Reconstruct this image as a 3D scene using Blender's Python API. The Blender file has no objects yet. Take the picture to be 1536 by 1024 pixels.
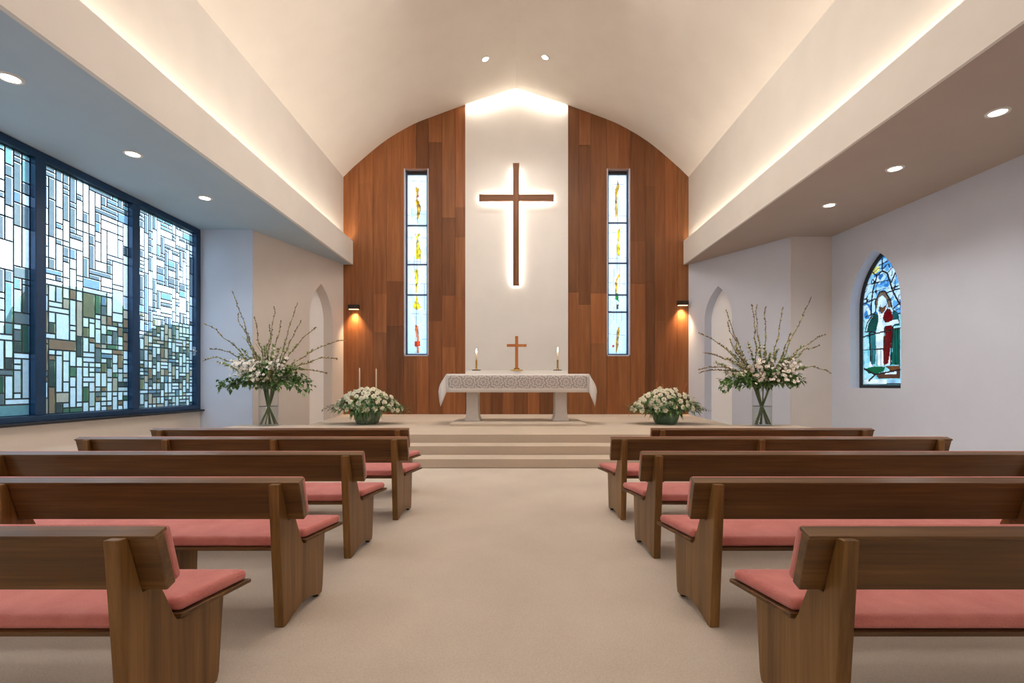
import bpy, bmesh, math, random
from mathutils import Vector, Matrix, noise as mnoise
from mathutils.geometry import tessellate_polygon
R = random.Random(7)
scn = bpy.context.scene
COL = scn.collection
PI = math.pi

# ------------------------------------------------------------------ helpers
def lin(r, g, b, a=1.0):
    def f(c):
        c /= 255.0
        return c / 12.92 if c <= .04045 else ((c + .055) / 1.055) ** 2.4
    return (f(r), f(g), f(b), a)

OFF = {}
def tag(o, label=None, cat=None, group=None, kind=None):
    if label: o['label'] = label
    if cat: o['category'] = cat
    if group: o['group'] = group
    if kind: o['kind'] = kind
    return o

def thing(name, loc, label, cat, group=None):
    o = bpy.data.objects.new(name, None)
    o.empty_display_size = .1
    o.location = loc
    COL.objects.link(o)
    OFF[o] = Vector(loc)
    return tag(o, label, cat, group)

class MB:
    """collects geometry for ONE mesh object"""
    def __init__(s):
        s.v = []; s.f = []; s.m = []; s.c = []; s.smooth = []
    def add(s, vs, fs, mi=0, col=None, smooth=False):
        n = len(s.v)
        s.v += [Vector(p) for p in vs]
        for f in fs:
            s.f.append([i + n for i in f]); s.m.append(mi); s.c.append(col); s.smooth.append(smooth)
        return s
    def box(s, x0, x1, y0, y1, z0, z1, mi=0, col=None):
        vs = [(x, y, z) for z in (z0, z1) for y in (y0, y1) for x in (x0, x1)]
        return s.add(vs, [(0,2,3,1),(4,5,7,6),(0,1,5,4),(2,6,7,3),(0,4,6,2),(1,3,7,5)], mi, col)
    def prism(s, pts, fn0, fn1, mi=0, col=None):
        """pts 2-D outline, fn0/fn1 map to the two 3-D caps"""
        n = len(pts)
        a = [fn0(*p) for p in pts]; b = [fn1(*p) for p in pts]
        fs = [tuple(range(n)), tuple(range(2*n-1, n-1, -1))]
        fs += [(i, i+n, (i+1) % n + n, (i+1) % n) for i in range(n)]
        return s.add(a + b, fs, mi, col)
    def tube(s, pts, rad, n=6, mi=0, cap=True, col=None):
        pts = [Vector(p) for p in pts]
        k = len(pts)
        if not hasattr(rad, '__len__'): rad = [rad] * k
        rings = []
        for i, p in enumerate(pts):
            t = (pts[min(i+1, k-1)] - pts[max(i-1, 0)]).normalized()
            a = t.orthogonal().normalized() if i == 0 else None
            if a is None:
                a = (prev - t * prev.dot(t))
                a = a.normalized() if a.length > 1e-6 else t.orthogonal().normalized()
            prev = a
            b = t.cross(a)
            rings.append([p + (a*math.cos(2*PI*j/n) + b*math.sin(2*PI*j/n)) * rad[i] for j in range(n)])
        vs = [q for r in rings for q in r]
        fs = [(i*n+j, i*n+(j+1) % n, (i+1)*n+(j+1) % n, (i+1)*n+j) for i in range(k-1) for j in range(n)]
        if cap: fs += [tuple(range(n-1, -1, -1)), tuple(range((k-1)*n, k*n))]
        return s.add(vs, fs, mi, col, True)
    def lathe(s, prof, cx, cy, n=32, mi=0, col=None, rib=None):
        vs = []
        for r, z in prof:
            for j in range(n):
                rr = r * (1 + (rib(j, z) if rib else 0))
                vs.append((cx + rr*math.cos(2*PI*j/n), cy + rr*math.sin(2*PI*j/n), z))
        k = len(prof)
        fs = [(i*n+j, i*n+(j+1) % n, (i+1)*n+(j+1) % n, (i+1)*n+j) for i in range(k-1) for j in range(n)]
        return s.add(vs, fs, mi, col, True)
    def disc(s, cx, cy, z, r, n=32, mi=0):
        return s.add([(cx+r*math.cos(2*PI*j/n), cy+r*math.sin(2*PI*j/n), z) for j in range(n)], [tuple(range(n))], mi)
    def holed(s, outer, holes, fn, mi=0, col=None):
        loops = [[Vector((p[0], p[1], 0)) for p in l] for l in [outer] + holes]
        flat = [p for l in loops for p in l]
        tris = tessellate_polygon(loops)
        return s.add([fn(p.x, p.y) for p in flat], [tuple(t) for t in tris], mi, col)
    def strip(s, loop, fn0, fn1, closed=True, mi=0):
        n = len(loop)
        a = [fn0(*p) for p in loop]; b = [fn1(*p) for p in loop]
        return s.add(a+b, [(i, (i+1) % n, (i+1) % n+n, i+n) for i in range(n if closed else n-1)], mi)
    def build(s, name, mats, parent=None, bevel=0, seg=2, recalc=True, label=None, cat=None, group=None, kind=None, smooth=None):
        if not isinstance(mats, (list, tuple)): mats = [mats]
        if parent is not None:
            off = OFF[parent]
        else:
            xs = [p.x for p in s.v]; ys = [p.y for p in s.v]; zs = [p.z for p in s.v]
            off = Vector(((min(xs)+max(xs))/2, (min(ys)+max(ys))/2, min(zs)))
        me = bpy.data.meshes.new(name)
        me.from_pydata([p - off for p in s.v], [], s.f)
        for m in mats: me.materials.append(m)
        for i, p in enumerate(me.polygons):
            p.material_index = s.m[i]
            p.use_smooth = s.smooth[i] if smooth is None else smooth
        if any(c is not None for c in s.c):
            at = me.color_attributes.new('Col', 'FLOAT_COLOR', 'CORNER')
            for p in me.polygons:
                c = s.c[p.index] or (1, 1, 1, 1)
                for li in p.loop_indices: at.data[li].color = c
        if recalc:
            bm = bmesh.new(); bm.from_mesh(me)
            bmesh.ops.recalc_face_normals(bm, faces=bm.faces)
            bm.to_mesh(me); bm.free()
        me.update()
        o = bpy.data.objects.new(name, me)
        COL.objects.link(o)
        if parent is not None:
            o.parent = parent
        else:
            o.location = off
        OFF[o] = off
        if bevel:
            md = o.modifiers.new('bev', 'BEVEL'); md.width = bevel; md.segments = seg
            md.limit_method = 'ANGLE'; md.angle_limit = math.radians(40)
            for p in me.polygons: p.use_smooth = True
            md.harden_normals = True
        return tag(o, label, cat, group, kind)

# ------------------------------------------------------------------ materials
class NT:
    def __init__(s, name):
        s.mat = bpy.data.materials.new(name); s.mat.use_nodes = True
        s.t = s.mat.node_tree; s.t.nodes.clear()
        s.out = s.t.nodes.new('ShaderNodeOutputMaterial')
    def n(s, typ, **kw):
        nd = s.t.nodes.new('ShaderNode' + typ)
        for k, v in kw.items():
            if k in nd.inputs: nd.inputs[k].default_value = v
            else: setattr(nd, k, v)
        return nd
    def l(s, a, b): s.t.links.new(a, b)
    def math(s, op, a, b=None, c=None):
        nd = s.t.nodes.new('ShaderNodeMath'); nd.operation = op
        for i, x in enumerate((a, b, c)):
            if x is None: continue
            if isinstance(x, (int, float)): nd.inputs[i].default_value = x
            else: s.l(x, nd.inputs[i])
        return nd.outputs[0]
    def mix(s, fac, a, b, blend='MIX'):
        nd = s.t.nodes.new('ShaderNodeMix'); nd.data_type = 'RGBA'; nd.blend_type = blend
        for idx, x in ((0, fac), (6, a), (7, b)):
            if isinstance(x, (int, float, tuple)): nd.inputs[idx].default_value = x
            else: s.l(x, nd.inputs[idx])
        return nd.outputs[2]
    def coords(s, scale=(1, 1, 1), kind='Object'):
        tc = s.n('TexCoord'); mp = s.n('Mapping'); mp.inputs['Scale'].default_value = scale
        s.l(tc.outputs[kind], mp.inputs['Vector']); return mp.outputs[0]
    def noise(s, vec, scale, detail=4, rough=.55):
        nd = s.n('TexNoise', Scale=scale, Detail=detail, Roughness=rough); s.l(vec, nd.inputs['Vector']); return nd.outputs['Fac']
    def ramp(s, fac, stops):
        nd = s.n('ValToRGB'); e = nd.color_ramp.elements
        while len(e) < len(stops): e.new(.5)
        for el, (p, c) in zip(e, stops): el.position = p; el.color = c
        s.l(fac, nd.inputs[0]); return nd.outputs[0]
    def bump(s, h, strength, dist=.01):
        nd = s.n('Bump', Strength=strength, Distance=dist); s.l(h, nd.inputs['Height']); return nd.outputs[0]
    def surf(s, base, rough=.5, metal=0, normal=None, spec=.5, **kw):
        p = s.n('BsdfPrincipled', Roughness=rough, Metallic=metal)
        p.inputs['Specular IOR Level'].default_value = spec
        if isinstance(base, tuple): p.inputs['Base Color'].default_value = base
        else: s.l(base, p.inputs['Base Color'])
        if normal is not None: s.l(normal, p.inputs['Normal'])
        for k, v in kw.items(): p.inputs[k].default_value = v
        s.l(p.outputs[0], s.out.inputs[0]); s.p = p
        return s.mat

def plain(name, col, rough=.5, metal=0, spec=.5, var=.05, scale=8, bump=.05, **kw):
    t = NT(name); v = t.coords()
    f = t.noise(v, scale, 5)
    dark = tuple(c*(1-var) for c in col[:3]) + (1,); lite = tuple(min(1, c*(1+var)) for c in col[:3]) + (1,)
    return t.surf(t.ramp(f, [(.3, dark), (.7, lite)]), rough, metal, t.bump(t.noise(v, scale*12, 2), bump, .003), spec, **kw)

def wood(name, c0, c1, c2, axis, rough=.38, attr=False):
    """axis: grain direction 0/1/2"""
    t = NT(name)
    sc = [9, 9, 9]; sc[axis] = .55
    v = t.coords(tuple(sc))
    big = t.noise(v, 1.2, 3, .5)
    sc2 = [60, 60, 60]; sc2[axis] = 1.6
    fine = t.noise(t.coords(tuple(sc2)), 1.0, 5, .65)
    w = t.math('ADD', t.math('MULTIPLY', big, .6), t.math('MULTIPLY', fine, .4))
    col = t.ramp(w, [(.32, c0), (.5, c1), (.68, c2)])
    if attr:
        a = t.n('Attribute', attribute_name='Col')
        col = t.mix(1.0, col, a.outputs['Color'], 'MULTIPLY')
    return t.surf(col, rough, 0, t.bump(fine, .12, .004), .4)

def paint(name, col, var=.025):
    t = NT(name); v = t.coords()
    f = t.noise(v, 1.3, 4)
    d = tuple(c*(1-var) for c in col[:3]) + (1,); e = tuple(min(1, c*(1+var)) for c in col[:3]) + (1,)
    return t.surf(t.ramp(f, [(.3, d), (.7, e)]), .85, 0, t.bump(t.noise(v, 160, 2), .08, .002), .2)

def emit(name, col, strength):
    t = NT(name); e = t.n('Emission', Color=col, Strength=strength)
    t.l(e.outputs[0], t.out.inputs[0]); return t.mat

def glassmat(name, tint, gloss=.08, rough=.02):
    t = NT(name)
    tr = t.n('BsdfTransparent', Color=tint); gl = t.n('BsdfGlossy', Roughness=rough)
    lw = t.n('LayerWeight', Blend=.35)
    f = t.math('ADD', t.math('MULTIPLY', t.math('POWER', lw.outputs['Facing'], 2.0), .45), gloss)
    m = t.n('MixShader'); t.l(f, m.inputs[0]); t.l(tr.outputs[0], m.inputs[1]); t.l(gl.outputs[0], m.inputs[2])
    t.l(m.outputs[0], t.out.inputs[0]); return t.mat

def stained(name, mott=18):
    """coloured glass lit by the sky behind it; alpha of the face colour = how clear the cell is"""
    t = NT(name)
    a = t.n('Attribute', attribute_name='Col')
    v = t.coords()
    n1 = t.noise(v, mott, 4, .6)
    mot = t.ramp(n1, [(.3, (.82, .82, .82, 1)), (.7, (1.0, 1.0, 1.0, 1))])
    col = t.mix(1.0, a.outputs['Color'], mot, 'MULTIPLY')
    tl = t.n('BsdfTranslucent'); t.l(col, tl.inputs['Color'])
    df = t.n('BsdfDiffuse'); t.l(col, df.inputs['Color'])
    tr = t.n('BsdfTransparent'); t.l(col, tr.inputs['Color'])
    m0 = t.n('MixShader'); m0.inputs[0].default_value = .12
    t.l(tl.outputs[0], m0.inputs[1]); t.l(df.outputs[0], m0.inputs[2])
    m1 = t.n('MixShader'); t.l(a.outputs['Alpha'], m1.inputs[0]); t.l(m0.outputs[0], m1.inputs[1]); t.l(tr.outputs[0], m1.inputs[2])
    gl = t.n('BsdfGlossy', Roughness=.12); m2 = t.n('MixShader'); m2.inputs[0].default_value = .04
    t.l(m1.outputs[0], m2.inputs[1]); t.l(gl.outputs[0], m2.inputs[2])
    t.l(m2.outputs[0], t.out.inputs[0]); return t.mat

M = {}
M['white'] = paint('white_paint', lin(232, 229, 226))
M['ceil'] = paint('ceiling_paint', lin(234, 229, 222))
M['aisle_wall'] = paint('aisle_daylit_paint', lin(212, 219, 234))  # cool tint of the window daylight is mixed into this wall colour
M['niche'] = paint('niche_lit_paint', lin(252, 252, 255))  # extra-white colour stands in for light inside the niches
M['canted'] = paint('canted_paint', lin(222, 213, 206))  # toned down so the niche back looks brighter lit beside it
M['aisle_ceil_l'] = paint('left_ceiling_daylit_paint', lin(182, 200, 214))  # bluish daylight on the left aisle ceiling is put into its colour
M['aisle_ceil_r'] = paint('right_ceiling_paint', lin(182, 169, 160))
M['pew_x'] = wood('pew_wood_long', lin(76, 50, 24), lin(108, 75, 40), lin(138, 100, 58), 0, .3)
M['pew_z'] = wood('pew_wood_upright', lin(90, 61, 27), lin(128, 91, 46), lin(156, 115, 64), 2, .38)
M['plank'] = wood('panel_wood', lin(126, 77, 42), lin(146, 91, 52), lin(164, 107, 64), 2, .42, attr=True)
M['cross'] = wood('cross_wood', lin(96, 58, 34), lin(120, 76, 46), lin(140, 92, 58), 2, .5)
M['cross_light'] = wood('altar_cross_wood', lin(170, 98, 48), lin(196, 120, 62), lin(212, 140, 80), 2, .45)
M['stone'] = plain('altar_stone', lin(214, 204, 196), .6, var=.04, scale=14)
M['brass'] = plain('brass', lin(212, 168, 88), .25, 1, var=.04)
M['black'] = plain('black_rubber', lin(24, 22, 22), .5)
M['bronze'] = plain('dark_bronze', lin(58, 44, 36), .45, .3)
M['frame'] = plain('window_frame', lin(34, 66, 100), .3, .25, var=.1)  # dark navy lightened, the blue highlight on the mullions is in the colour
M['frame_dark'] = plain('dark_window_frame', lin(40, 40, 44), .45, .2)
M['slit_frame'] = plain('slit_frame', lin(70, 84, 112), .4, .3)
M['slit_liner'] = plain('slit_liner', lin(206, 206, 220), .5)
M['came'] = plain('lead_came', lin(52, 72, 80), .5, .2)
M['came_dark'] = plain('lead_came_dark', lin(34, 36, 44), .5, .2)
M['glass'] = stained('stained_glass')
M['chrome'] = plain('chrome', lin(200, 210, 220), .2, 1, var=.02)
M['wax'] = plain('ivory_wax', lin(240, 222, 190), .45, var=.02, **{'Subsurface Weight': .1})
M['wick'] = plain('wick', lin(40, 30, 24), .8)
M['flame'] = emit('candle_flame', (1, .72, .36, 1), 14)
M['lens'] = emit('lamp_lens', (1, .93, .84, 1), 14)
M['lens_warm'] = emit('sconce_lens', (1, .6, .3, 1), 2.5)
M['trim_white'] = plain('lamp_trim', lin(226, 222, 216), .5, var=.02)
M['vase_glass'] = glassmat('vase_glass', (.97, .98, .985, 1), .015)
M['water'] = glassmat('water', (.93, .96, .94, 1), .01)
M['leaf'] = plain('leaf_green', lin(104, 140, 72), .45, var=.35, scale=9)
M['leaf_pale'] = plain('leaf_pale_green', lin(150, 168, 100), .5, var=.25, scale=9)
M['leaf_dark'] = plain('leaf_dark_green', lin(64, 98, 52), .45, var=.35, scale=9)
M['stem'] = plain('stem_green', lin(84, 100, 54), .55, var=.2)
M['twig'] = plain('twig_bark', lin(122, 102, 70), .7, var=.25)
M['bud'] = plain('twig_bud', lin(196, 186, 120), .7, var=.25, scale=20)
M['petal_pink'] = plain('pale_pink_petal', lin(244, 230, 216), .55, var=.06)
M['petal'] = plain('cream_petal', lin(248, 242, 216), .55, var=.05, scale=20)
M['petal_eye'] = plain('flower_eye', lin(226, 214, 150), .6, var=.1)
M['orange'] = plain('dried_orange_leaf', lin(214, 132, 66), .6, var=.2)
M['grass'] = plain('lawn', lin(86, 104, 62), .9, var=.4, scale=2)

def t_pot():
    t = NT('green_glaze'); v = t.coords((6, 6, 1))
    f = t.noise(v, 3.5, 5, .6)
    return t.surf(t.ramp(f, [(.3, lin(66, 90, 68)), (.5, lin(112, 132, 106)), (.7, lin(166, 176, 146))]), .3, 0, t.bump(f, .3, .02))
M['pot'] = t_pot()

def t_fabric():
    t = NT('pink_fabric'); v = t.coords()
    f = t.noise(v, 7, 4); g = t.noise(v, 260, 2)
    h = t.math('ADD', t.math('MULTIPLY', f, .6), t.math('MULTIPLY', g, .4))
    col = t.ramp(h, [(.3, lin(208, 119, 113)), (.7, lin(230, 150, 142))])
    vo = t.n('TexVoronoi', Scale=150); t.l(v, vo.inputs['Vector'])
    return t.surf(col, .9, 0, t.bump(vo.outputs['Distance'], .4, .004), .2, **{'Sheen Weight': .25, 'Sheen Roughness': .5})
M['fabric'] = t_fabric()

def t_carpet(name, base, amt):
    t = NT(name); v = t.coords()
    big = t.noise(v, .9, 4); fine = t.noise(v, 110, 3, .7)
    h = t.math('ADD', t.math('MULTIPLY', big, .45), t.math('MULTIPLY', fine, .55))
    d = tuple(c*(1-amt) for c in base[:3]) + (1,); e = tuple(min(1, c*(1+amt)) for c in base[:3]) + (1,)
    return t.surf(t.ramp(h, [(.32, d), (.68, e)]), .95, 0, t.bump(fine, .35, .01), .1)
M['carpet'] = t_carpet('beige_carpet', lin(215, 201, 186), .16)
M['step'] = t_carpet('step_carpet', lin(214, 197, 178), .10)

def t_lace():
    t = NT('lace_cloth')
    tc = t.n('TexCoord'); sp = t.n('SeparateXYZ'); t.l(tc.outputs['Object'], sp.inputs[0])
    x, y, z = sp.outputs
    per = .31
    u = t.math('SUBTRACT', t.math('FRACT', t.math('ADD', t.math('DIVIDE', x, per), 100.0)), .5)
    zc = t.math('DIVIDE', t.math('SUBTRACT', z, .55), per)      # origin of the cloth mesh is its lowest point
    r = t.math('SQRT', t.math('ADD', t.math('MULTIPLY', u, u), t.math('MULTIPLY', zc, zc)))
    th = t.math('ARCTAN2', zc, u)
    pet = t.math('MULTIPLY', t.math('SINE', t.math('MULTIPLY', th, 8)), .045)
    ring = t.math('SINE', t.math('MULTIPLY', t.math('ADD', r, pet), 28))
    nz = t.noise(t.coords(), 17, 3, .6)
    pat = t.math('ADD', t.math('MULTIPLY', ring, .75), t.math('MULTIPLY', t.math('SUBTRACT', nz, .5), 1.3))
    pat = t.math('GREATER_THAN', pat, .42)
    band = t.math('MULTIPLY', t.math('GREATER_THAN', z, .405), t.math('LESS_THAN', z, .695))
    front = t.math('LESS_THAN', y, -.4)
    inx = t.math('LESS_THAN', t.math('ABSOLUTE', x), 1.56)
    mask = t.math('MULTIPLY', t.math('MULTIPLY', band, front), inx)
    base = t.mix(mask, lin(238, 232, 228), lin(206, 197, 192))
    col = t.mix(t.math('MULTIPLY', mask, t.math('MULTIPLY', pat, .7)), base, lin(132, 122, 120))
    return t.surf(col, .8, 0, t.bump(pat, .1, .004), .2)
M['lace'] = t_lace()

# ------------------------------------------------------------------ room dimensions (metres; camera stands at the origin looking +y)
YB = 15.36          # altar wall
YR = -2.6           # wall behind the camera
XN = 5.32           # nave half width
ZA = 5.07           # aisle ceiling
ZP = .46            # platform
XL = -7.55
def xr(y): return 7.9 + (12.45 - y) * .0612      # right wall drifts outwards
ARCH = [(0, 10.505), (.78, 10.25), (1.56, 10.0), (2.67, 9.60), (3.19, 9.385), (4.03, 8.89), (4.85, 8.22), (XN, 7.77)]
def arch(x):
    x = min(abs(x), XN)
    for i in range(len(ARCH)-1):
        if x <= ARCH[i+1][0] + 1e-9: break
    p0 = ARCH[max(i-1, 0)]; p1 = ARCH[i]; p2 = ARCH[i+1]; p3 = ARCH[min(i+2, len(ARCH)-1)]
    t = (x-p1[0])/(p2[0]-p1[0]); h = p2[0]-p1[0]
    m1 = (p2[1]-p0[1])/(p2[0]-p0[0]) if i > 0 else -.326
    m2 = (p3[1]-p1[1])/(p3[0]-p1[0]) if p3[0] > p2[0] else -1.02
    return (2*t**3-3*t*t+1)*p1[1] + (t**3-2*t*t+t)*h*m1 + (-2*t**3+3*t*t)*p2[1] + (t**3-t*t)*h*m2

def gothic(s0, s1, z0, zs, za, n=12):
    """pointed-arch outline from bottom left"""
    w = (s1-s0)/2; h = za-zs; r = (h*h+w*w)/(2*w); c = (s0+s1)/2
    pts = [(s0, z0), (s1, z0), (s1, zs)]
    a = math.asin(min(1, h/r))
    if r < w: a = PI - a
    for i in range(1, n+1):
        q = a*i/n; pts.append((s1 - r + r*math.cos(q), zs + r*math.sin(q)))
    for i in range(n-1, -1, -1):
        q = a*i/n; pts.append((s0 + r - r*math.cos(q), zs + r*math.sin(q)))
    return pts

def struct(mb, name, mat, **kw): return mb.build(name, mat, kind='structure', **kw)

# floor, steps, platform
struct(MB().box(XL, 9.0, YR, 15.9, -.12, 0), 'floor', M['carpet'])
SX0, SX1 = -6.25, 6.3
st = MB()
st.box(SX0, SX1, 8.16, 8.64, 0, .153)
struct(st, 'step_lower', M['step'], bevel=.012)
st = MB(); st.box(SX0, SX1, 8.64, 9.12, 0, .307)
struct(st, 'step_upper', M['step'], bevel=.012)
pl = [(SX0, 9.12), (SX1, 9.12), (SX1, 11.3), (4.86, 11.3), (5.30, YB), (-5.30, YB), (-4.70, 11.3), (SX0, 11.3)]
struct(MB().prism(pl, lambda x, y: (x, y, 0), lambda x, y: (x, y, ZP)), 'platform', M['step'], bevel=.012)

# vault
vb = MB(); xs = [-XN + 2*XN*i/64 for i in range(65)]
vs = []
for y in (YR, 4, 9, 12, YB): vs += [(x, y, arch(x)) for x in xs]
vb.add(vs, [(k*65+i, k*65+i+1, (k+1)*65+i+1, (k+1)*65+i) for k in range(4) for i in range(64)])
o = struct(vb, 'ceiling', M['ceil'], smooth=True)
for e in o.data.edges:
    a, b = e.vertices
    if a % 65 == 32 and b % 65 == 32: e.use_edge_sharp = True

# upper nave walls, aisle ceilings, light-cove fascias
struct(MB().box(-XN-.08, -XN, YR, YB, ZA+.05, 7.80), 'wall_nave_left', M['ceil'])
struct(MB().box(XN, XN+.08, YR, YB, ZA+.05, 7.80), 'wall_nave_right', M['ceil'])
FL, FR = 5.02, 5.16
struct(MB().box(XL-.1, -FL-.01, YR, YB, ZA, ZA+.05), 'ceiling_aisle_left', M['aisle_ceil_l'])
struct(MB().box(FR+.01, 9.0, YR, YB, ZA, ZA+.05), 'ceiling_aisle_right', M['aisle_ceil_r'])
struct(MB().box(-FL-.07, -FL, YR, YB-.02, ZA-.002, 5.79), 'trim_1', M['ceil'])
struct(MB().box(FR, FR+.05, YR, YB-.02, ZA-.002, 5.79), 'trim_2', M['ceil'])

# back wall
struct(MB().box(XL-.1, 9.2, YR-.1, YR, 0, 10.6), 'wall_back', M['white'])

# left wall below and before the big window
WY0, WY1, WZ0, WZ1 = 1.96, 11.88, .785, ZA
wl = MB(); wl.box(XL-.25, XL, YR, 12.0, 0, WZ0-.045); wl.box(XL-.25, XL, YR, WY0, WZ0-.045, ZA)
struct(wl, 'wall_left', paint('wall_left_paint', lin(226, 214, 202)))
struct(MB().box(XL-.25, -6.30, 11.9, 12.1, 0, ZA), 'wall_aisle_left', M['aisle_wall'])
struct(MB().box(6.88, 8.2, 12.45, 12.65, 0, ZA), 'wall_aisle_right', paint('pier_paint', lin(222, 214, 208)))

# canted walls with pointed niches
def canted(A, B, s0, s1, zs, za, name, mat, nsign):
    A = Vector(A); B = Vector(B); d = (B-A); L = d.length; d /= L
    n = Vector((-d.y, d.x)) * nsign      # outwards
    def on(dep): return lambda s, z: (A.x + d.x*s + n.x*dep, A.y + d.y*s + n.y*dep, z)
    hole = gothic(s0, s1, .02, zs, za)
    m = MB(); m.holed([(0, 0), (L, 0), (L, ZA), (0, ZA)], [hole], on(0))
    m.strip(hole, on(0), on(.30))
    m.holed([(s0-.1, -.05), (s1+.1, -.05), (s1+.1, za+.1), (s0-.1, za+.1)], [], on(.301), 1)
    return m.build(name, [mat, M['niche']], kind='structure')
canted((-6.32, 11.9), (-XN, YB), 2.05, 3.05, 3.25, 4.28, 'wall_canted_left', M['canted'], 1)
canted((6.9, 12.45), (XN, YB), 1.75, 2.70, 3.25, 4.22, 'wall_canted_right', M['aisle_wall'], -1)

# right wall with pointed window opening
GY0, GY1, GZ0, GZS, GZA = 10.39, 11.83, 1.29, 3.15, 4.38
gh = gothic(GY0, GY1, GZ0, GZS, GZA)
def rw(dep): return lambda y, z: (xr(y) + dep, y, z)
m = MB(); m.holed([(YR, 0), (12.5, 0), (12.5, ZA), (YR, ZA)], [gh], rw(0)); m.strip(gh, rw(0), rw(.28))
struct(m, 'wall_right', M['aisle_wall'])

# altar wall: boards, each with its own tone
wxl, wxr_ = (-3.457, -2.695), (2.80, 3.52); WZB, WZT = 2.25, 8.03
P2X = lambda px: (px-774)/48.63
Y2Z = lambda zy: 1.365 + (577-(140+zy/2.05))/48.63
colsL = [(516, 538, []), (538, 560, [278]), (560, 580, [617, 735]), (580, 606, [577, 715]), (606, 624.5, 'w'), (624.5, 643, 'w'), (643, 663, [150, 700]), (663, 683, [383, 622, 780]), (683, 698, [350, 442, 625])]
colsR = [(852, 868, [612]), (868, 886, [160, 650]), (886, 910, [615, 770]), (910, 928, 'w'), (928, 945.2, 'w'), (945.2, 968, [455, 585]), (968, 982, [285, 580]), (982, 998, [700]), (998, 1016, []), (1016, 1040, [460])]
pk = MB(); RW = random.Random(11)
def plank(x0, x1, z0, z1):
    g = RW.choice([.6, .74, .86, .95, 1.05, 1.2]) * RW.uniform(.94, 1.06)
    w = RW.uniform(-.05, .05)
    c = (g*(1+w), g, g*(1-w), 1)
    dy = RW.uniform(0, .008)
    if z1 is None:
        n = 5; pts = [(x0, z0), (x1, z0)] + [(x1+(x0-x1)*i/n, arch(x1+(x0-x1)*i/n)+.06) for i in range(n+1)]
    else: pts = [(x0, z0), (x1, z0), (x1, z1), (x0, z1)]
    pk.prism(pts, lambda x, z: (x, YB-dy, z), lambda x, z: (x, YB+.04, z), 0, c)
for a, b, js in colsL + colsR:
    x0, x1 = P2X(a), P2X(b)
    if a == 516: x0 = -XN - .02
    if b == 1040: x1 = XN + .02
    if a == 606: x0 = wxl[0]
    if b == 643: x1 = wxl[1]
    if a == 643: x0 = wxl[1]
    if b == 606: x1 = wxl[0]
    if b == 910: x1 = wxr_[0]
    if a == 910: x0 = wxr_[0]
    if b == 945.2: x1 = wxr_[1]
    if a == 945.2: x0 = wxr_[1]
    # a hairline shadow joint between boards
    x0 += .003; x1 -= .003
    if js == 'w':
        plank(x0, x1, ZP-.2, WZB); plank(x0, x1, WZT, None)
    else:
        zz = [ZP-.2] + sorted(Y2Z(j) for j in js) + [None]
        for i in range(len(zz)-1): plank(x0, x1, zz[i] + (.003 if i else 0), zz[i+1])
x = -1.56
while x < 1.58:
    w = min(RW.choice([.3, .36, .42]), 1.60-x); plank(x+.003, x+w-.003, ZP-.2, 1.36); x += w
pk.build('wall_front', M['plank'], kind='structure')
bk = MB()
ho = [(-XN-.3, 0), (XN+.3, 0), (XN+.3, 10.7), (-XN-.3, 10.7)]
holes = [[(a, WZB), (b, WZB), (b, WZT), (a, WZT)] for a, b in (wxl, wxr_)]
bk.holed(ho, holes, lambda x, z: (x, YB+.045, z))
struct(bk, 'wall_front_backing', plain('dark_backing', lin(60, 36, 22), .8))
n = 12; pts = [(-1.56, 1.30), (1.60, 1.30)] + [(1.60-3.16*i/n, arch(1.60-3.16*i/n)+.04) for i in range(n+1)]
struct(MB().prism(pts, lambda x, z: (x, YB-.05, z), lambda x, z: (x, YB-.008, z)), 'wall_front_center', M['white'])

# ------------------------------------------------------------------ painted-glass helper: a sheet of small glass pieces with lead lines
def seg_d(p, a, b):
    ax, ay = a; bx, by = b; dx, dy = bx-ax, by-ay
    L = dx*dx+dy*dy
    t = max(0, min(1, ((p[0]-ax)*dx+(p[1]-ay)*dy)/L)) if L else 0
    return math.hypot(p[0]-ax-t*dx, p[1]-ay-t*dy)
def inside(p, poly):
    c = False; j = len(poly)-1
    for i in range(len(poly)):
        xi, yi = poly[i]; xj, yj = poly[j]
        if (yi > p[1]) != (yj > p[1]) and p[0] < (xj-xi)*(p[1]-yi)/(yj-yi)+xi: c = not c
        j = i
    return c

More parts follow.
